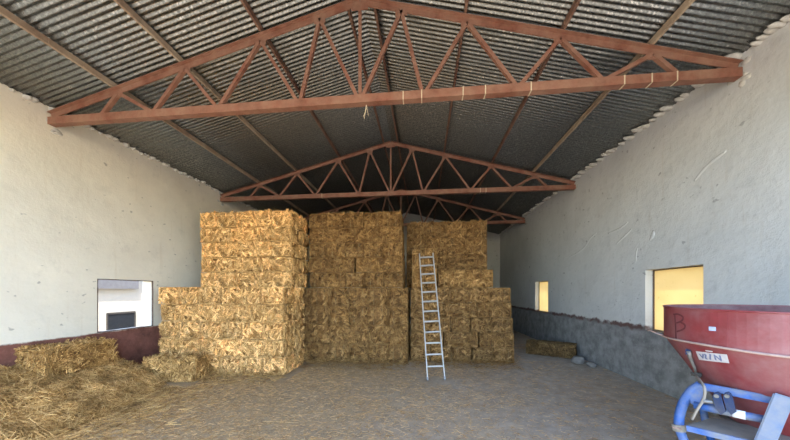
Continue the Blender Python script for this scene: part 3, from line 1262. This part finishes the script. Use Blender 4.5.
    stroke(bm, resample([hit(673.6, 314.5), hit(678, 314.2), hit(682.5, 316.5), hit(683, 319.5), hit(680, 321.8), hit(676.5, 323)]), .014, on_cyl)
    stroke(bm, resample([hit(680, 321.8), hit(684.5, 324.5), hit(685, 327.5), hit(682, 330), hit(677, 331.5)]), .014, on_cyl)
    l = mesh_obj('letter', bm, 'faded_black_paint', hop)
    l['label'] = 'faded dark hand painted letter B'

    def patch(corners, surf, nu, nv, off, mat, name, parent):
        """thin label wrapped on the shell between four (angle, height) corners"""
        bm = bmesh.new()
        (a, b, c_, d_) = [Vector((q[0], q[1], 0)) for q in corners]
        G = [[], []]
        for layer, of in enumerate((off - .0015, off)):
            for i in range(nu + 1):
                row = []
                for j in range(nv + 1):
                    s, t = i / nu, j / nv
                    q = a.lerp(b, s).lerp(d_.lerp(c_, s), t)
                    row.append(bm.verts.new(surf(q.x, q.y, of)))
                G[layer].append(row)
        for layer in (0, 1):
            g = G[layer]
            for i in range(nu):
                for j in range(nv):
                    bm.faces.new((g[i][j], g[i + 1][j], g[i + 1][j + 1], g[i][j + 1]))
        for i in range(nu):
            for j in (0, nv):
                bm.faces.new((G[0][i][j], G[0][i + 1][j], G[1][i + 1][j], G[1][i][j]))
        for j in range(nv):
            for i in (0, nu):
                bm.faces.new((G[0][i][j], G[0][i][j + 1], G[1][i][j + 1], G[1][i][j]))
        return mesh_obj(name, bm, mat, parent)
    patch([hit(709, 326.5), hit(716, 327), hit(716, 331), hit(709, 330.5)], on_cyl, 4, 2, .0025, 'pale_blue_label', 'label_plate', hop)['label'] = 'small pale blue label'
    cn = [hit(696, 351.2, True), hit(727, 354.5, True), hit(729.5, 363.2, True), hit(699.5, 359.8, True)]
    stk = patch(cn, on_cone, 12, 4, .0025, 'sticker_white', 'sticker', hop)
    stk['label'] = 'worn white maker sticker with dark letters'
    patch([hit(705.5, 350, True), hit(712.5, 351, True), hit(712.8, 352.2, True), hit(706, 351.2, True)], on_cone, 4, 2, .0025, 'sticker_white', 'small_sticker', hop)

    def sk(s, t):
        a, b, c_, d_ = [Vector((q[0], q[1], 0)) for q in cn]
        q = a.lerp(b, s).lerp(d_.lerp(c_, s), t)
        return (q.x, q.y)
    surf2 = lambda a, z, off: on_cone(a, z, off + .0022)
    bm = bmesh.new()
    for pts in ([(.12, .75), (.19, .25), (.27, .75)], [(.30, .75), (.36, .75), (.30, .25), (.37, .25)], [(.46, .2), (.52, .85)], [(.64, .2), (.64, .82), (.80, .2), (.80, .82)]):
        q = []
        for (s0, t0), (s1, t1) in zip(pts, pts[1:]):
            q += [sk(s0 + (s1 - s0) * i / 4, 1 - t0 - (t1 - t0) * i / 4) for i in range(4)]
        q.append(sk(pts[-1][0], 1 - pts[-1][1]))
        stroke(bm, q, .011, surf2)
    mesh_obj('lettering', bm, 'sticker_ink', stk)

    # lower spout, agitator housing and spreading disc
    bm = bmesh.new()
    add_lathe(bm, [(.0, BASE - .05), (RB + .05, BASE - .05), (RB + .06, BASE - .03), (RB + .05, BASE - .012), (RB - .02, BASE - .004), (.0, BASE - .004)], 64)
    fl = mesh_obj('outlet_flange', bm, 'dusty_grey', root, smooth=False)
    bm = bmesh.new()
    add_lathe(bm, [(0, .17), (.13, .17), (.13, .30), (.09, .34), (.09, BASE - .06), (0, BASE - .06)], 32)
    mesh_obj('gearbox', bm, 'dark_blue', root)
    bm = bmesh.new()
    add_lathe(bm, [(0, .36), (.30, .36), (.33, .385), (.33, .392), (.29, .37), (0, .37)], 48)
    disc = mesh_obj('spreading_disc', bm, 'grey_steel', root)
    for kk in range(4):
        bm = bmesh.new()
        add_box(bm, (.19, 0, .39), (.22, .008, .045))
        v_ = mesh_obj('vane', bm, 'grey_steel', disc)
        v_.rotation_euler = (0, 0, kk * PI / 2 + .3)

    # blue frame: two hoops, front bars
    yf = -.56
    tl = P(700, 386, yf)
    hoopL = [P(701, 385, yf), P(692, 390.5, yf), P(684.5, 401, yf), P(680, 413, yf), P(679, 424, yf), P(682, 436, yf), P(690, 449, yf)]
    last = hoopL[-1]
    zb = .05
    base_pt = Vector((last.x + .12, yf, .30))
    hoop_full = catmull(hoopL + [base_pt, Vector((last.x + .30, yf, .13)), Vector((last.x + .52, yf, zb))], 6)
    bm = bmesh.new()
    add_tube(bm, hoop_full, .034, 12)
    mesh_obj('frame_hoop', bm, 'frame_blue', root, smooth=True)
    bm = bmesh.new()
    add_tube(bm, [Vector((-p.x, p.y, p.z)) for p in hoop_full], .034, 12)
    mesh_obj('frame_hoop', bm, 'frame_blue', root, smooth=True)
    bm = bmesh.new()
    add_tube(bm, [Vector((last.x + .52, yf, zb)), Vector((-last.x - .52, yf, zb))], .034, 12)
    mesh_obj('base_bar', bm, 'frame_blue', root, smooth=True)
    # sleeve where the hoop is pinned
    c0 = P(679, 427, yf)
    bm = bmesh.new()
    add_tube(bm, [c0 + Vector((-.005, 0, .025)), c0 + Vector((.005, 0, -.03))], .045, 14)
    mesh_obj('sleeve', bm, 'dusty_grey', root, smooth=False)
    bm = bmesh.new()
    add_tube(bm, [P(673, 427, yf - .03), P(681, 429, yf - .05)], .009, 8)
    mesh_obj('pin', bm, 'pale_rope', root)
    # top bar
    bm = bmesh.new()
    a, b = P(703, 388.5, yf + .02), P(795, 401.5, yf + .02)
    zt = (a.z + b.z) / 2
    add_box(bm, (0, yf + .02, zt), (2 * abs(a.x), .04, .058))
    bmesh.ops.bevel(bm, geom=bm.edges[:], offset=.008, segments=2, affect='EDGES')
    mesh_obj('top_bar', bm, 'frame_blue', root)
    # hopper brackets from the cone to the top bar
    for s in (-1, 1):
        bm = bmesh.new()
        add_profile(bm, (s * abs(a.x) * .55, yf + .04, zt), (s * abs(a.x) * .55, -.44, zt + .06), [(-.03, -.012), (.03, -.012), (.03, .012), (-.03, .012)], side=(1, 0, 0))
        mesh_obj('bracket', bm, 'frame_blue', root)
    # side plates at the bar ends
    for s in (-1, 1):
        pts = [P(691, 389, yf), P(701, 383.5, yf), P(704.5, 388, yf), P(703.5, 399, yf), P(698, 407, yf), P(691, 402, yf)]
        bm = bmesh.new()
        f0 = [bm.verts.new((p.x * (-s), yf - .028, p.z)) for p in pts]
        f1 = [bm.verts.new((p.x * (-s), yf - .012, p.z)) for p in pts]
        bm.faces.new(f0)
        bm.faces.new(f1[::-1])
        for i in range(len(pts)):
            bm.faces.new((f0[i], f0[(i + 1) % len(pts)], f1[(i + 1) % len(pts)], f1[i]))
        mesh_obj('side_plate', bm, 'frame_blue', root)
    # second, lower tube with a strip of reflective tape
    y2 = yf - .04
    bm = bmesh.new()
    a2, b2 = P(694, 405, y2), P(774, 421.5, y2)
    add_tube(bm, [a2, b2], .030, 12)
    lb = mesh_obj('lower_tube', bm, 'frame_blue', root, smooth=True)
    d2 = (b2 - a2)
    bm = bmesh.new()
    add_tube(bm, [a2 + d2 * .52, a2 + d2 * .68], .0312, 14)
    mesh_obj('tape', bm, 'reflective_tape', lb, smooth=True)['label'] = 'white reflective tape'
    # dusty guard tray with blue edge
    y3 = yf - .10
    fa, fb = P(687, 425, y3), P(790, 449, y3)
    zt3 = fa.z
    k3 = (fb.z - fa.z) / (fb.x - fa.x)
    bm = bmesh.new()
    q = [(fa.x, y3), (-.02, y3), (-.02, -.30), (fa.x + .10, -.30)]
    lo = [bm.verts.new((x, y, zt3 - .016 + k3 * (x - fa.x))) for x, y in q]
    hi = [bm.verts.new((x, y, zt3 + k3 * (x - fa.x))) for x, y in q]
    bm.faces.new(lo[::-1])
    bm.faces.new(hi)
    for i in range(4):
        bm.faces.new((lo[i], lo[(i + 1) % 4], hi[(i + 1) % 4], hi[i]))
    tray = mesh_obj('guard_tray', bm, 'dusty_grey', root)
    bm = bmesh.new()
    add_profile(bm, (fa.x, y3 - .012, zt3 - .022), (-.02, y3 - .012, zt3 - .022 + k3 * (-.02 - fa.x)), [(-.01, -.022), (.01, -.022), (.01, .022), (-.01, .022)])
    mesh_obj('tray_edge', bm, 'frame_blue', tray)['label'] = 'blue front edge'
    # slanting leg of the linkage frame
    for s in (1, -1):
        bm = bmesh.new()
        A_, B_ = P(783, 398, yf - .06), P(763, 446, yf - .12)
        dd = (B_ - A_)
        B2 = A_ + dd * ((A_.z - .03) / (A_.z - B_.z))
        A_ = A_ - dd * .05
        add_profile(bm, (A_.x if s > 0 else .24 - A_.x, A_.y, A_.z), (B2.x if s > 0 else .24 - B2.x, B2.y, B2.z), [(-.03, -.045), (.03, -.045), (.03, .045), (-.03, .045)], side=(0, 1, 0))
        bmesh.ops.bevel(bm, geom=bm.edges[:], offset=.008, segments=2, affect='EDGES')
        mesh_obj('frame_leg', bm, 'dusty_blue' if s > 0 else 'frame_blue', root)
    # rear legs so that the machine stands
    for s in (-1, 1):
        bm = bmesh.new()
        add_tube(bm, catmull([(s * .42, -.30, zt - .22), (s * .52, .1, .62), (s * .52, .28, .35), (s * .45, .33, .03)], 5), .03, 10)
        mesh_obj('rear_leg', bm, 'frame_blue', root, smooth=True)
    # clevis plates
    for u in (716.5, 727):
        pts = [(u - 4.2, 397), (u - 3, 393.5), (u + 1, 392.2), (u + 4, 394.5), (u + 6.5, 402), (u + 9, 412), (u + 4, 415), (u - 1, 408)]
        bm = bmesh.new()
        f0 = [bm.verts.new(P(x, z, yf - .085)) for x, z in pts]
        f1 = [bm.verts.new(P(x, z, yf - .085) + Vector((.0, .03, 0))) for x, z in pts]
        bm.faces.new(f0)
        bm.faces.new(f1[::-1])
        for i in range(len(pts)):
            bm.faces.new((f0[i], f0[(i + 1) % len(pts)], f1[(i + 1) % len(pts)], f1[i]))
        cl = mesh_obj('clevis_plate', bm, 'dark_blue', root)
        bm = bmesh.new()
        c = P(u, 396, yf - .088)
        add_tube(bm, [c + Vector((0, -.012, 0)), c + Vector((0, .034, 0))], .014, 12)
        mesh_obj('bolt', bm, 'grey_steel', cl)
    # control lever on the cone with its rod
    def cp(u, v, off):
        a_, z_ = hit(u, v, True)
        return on_cone(a_, z_, off)
    bm = bmesh.new()
    add_tube(bm, [cp(691.5, 351.5, .02), cp(694, 357, .03), cp(699, 367, .035), cp(702, 374, .04)], [.016, .014, .011, .011], 8)
    lv = mesh_obj('control_lever', bm, 'grey_steel', root, smooth=True)
    bm = bmesh.new()
    add_box(bm, cp(690.5, 352, .016), (.03, .03, .045))
    mesh_obj('lever_bracket', bm, 'dark_blue', lv)
    bm = bmesh.new()
    e = cp(702, 375, .04)
    add_box(bm, e, (.06, .03, .03))
    add_tube(bm, [e + Vector((-.03, -.02, .01)), e + Vector((.035, -.02, .01))], .013, 8)
    mesh_obj('lever_knuckle', bm, 'cable', lv)
    bm = bmesh.new()
    add_tube(bm, catmull([e + Vector((0, 0, -.01)), P(703.8, 386, yf - .07), P(704.5, 396, yf - .08), P(702, 402, yf - .09), P(697, 410, yf - .10), P(692, 419.5, yf - .085)], 4), .0095, 8)
    mesh_obj('control_rod', bm, 'dusty_grey', root, smooth=True)
    bm = bmesh.new()
    add_tube(bm, [P(703, 401, yf - .09), P(712, 402, yf - .07)], .014, 8)
    mesh_obj('rod_link', bm, 'grey_steel', root)


spreader()

# ------------------------------------------------------------------ building seen through the left opening


def outbuilding():
    x = -9.4
    root = empty('outbuilding', (x, 8.5, 0))
    tag(root, 'low white rendered building with a dark window, outside the left opening', 'building')
    bm = bmesh.new()
    add_box(bm, (-1.5, 0, 1.4), (3, 9, 2.8))
    w = mesh_obj('wall', bm, 'white_render', root)
    bm = bmesh.new()
    add_box(bm, (-1.4, 0, 2.86), (3.5, 9.4, .1))
    mesh_obj('roof', bm, 'eave_grey', root)
    # grey beam under the eave, dark window
    bm = bmesh.new()
    add_box(bm, (.06, -1.50, 1.95), (.12, 2.6, .30))
    mesh_obj('beam', bm, 'eave_grey', root)
    bm = bmesh.new()
    y0, y1 = 7.46 - 8.5, 8.27 - 8.5
    for yy in (y0, y1):
        add_box(bm, (.015, yy, .75), (.03, .03, .62))
    for zz in (.45, 1.05):
        add_box(bm, (.015, (y0 + y1) / 2, zz), (.03, y1 - y0, .05))
    wf = mesh_obj('window_frame', bm, 'cable', root)
    bm = bmesh.new()
    add_box(bm, (.006, (y0 + y1) / 2, .75), (.008, y1 - y0 - .03, .58))
    mesh_obj('pane', bm, 'dark_glass', wf)


outbuilding()

# ------------------------------------------------------------------ light
w = bpy.data.worlds.new('sky')
SC.world = w
w.use_nodes = True
nt = w.node_tree
for n_ in list(nt.nodes):
    nt.nodes.remove(n_)
sky = nt.nodes.new('ShaderNodeTexSky')
sky.sky_type = 'NISHITA'
sky.sun_disc = False
sky.sun_elevation = math.radians(62)
sky.sun_rotation = math.radians(145)
sky.air_density = 1.0
sky.dust_density = .4
sky.ozone_density = 1.4
bg = nt.nodes.new('ShaderNodeBackground')
bg.inputs[1].default_value = .62
ow = nt.nodes.new('ShaderNodeOutputWorld')
nt.links.new(sky.outputs[0], bg.inputs[0])
nt.links.new(bg.outputs[0], ow.inputs[0])

sun = bpy.data.lights.new('sun', 'SUN')
sun.energy = 5.6
sun.angle = math.radians(.6)
sun.color = (1, .94, .84)
so = link(bpy.data.objects.new('sun', sun))
el, az = math.radians(62), math.radians(-55)      # high, from beyond the open front on the right
dirv = Vector((math.cos(el) * math.cos(az), math.cos(el) * math.sin(az), math.sin(el)))
so.rotation_euler = dirv.to_track_quat('Z', 'Y').to_euler()
so.location = (12, 2, 20)

# ------------------------------------------------------------------ camera
cam = bpy.data.cameras.new('camera')
cam.sensor_width = 36
cam.lens = 36 * 280 / 790
cam.shift_y = 72 / 790
cam.clip_start = .05
co = link(bpy.data.objects.new('camera', cam))
co.location = (0, 0, 1.7)
co.rotation_euler = (PI / 2, 0, math.radians(5.73))
SC.camera = co

SC.view_settings.view_transform = 'Standard'
SC.view_settings.look = 'None'
SC.view_settings.gamma = 1
SC.view_settings.use_curve_mapping = False
SC.view_settings.exposure = 1.25
SC.cycles.max_bounces = 8
SC.cycles.diffuse_bounces = 6
SC.cycles.use_denoising = True
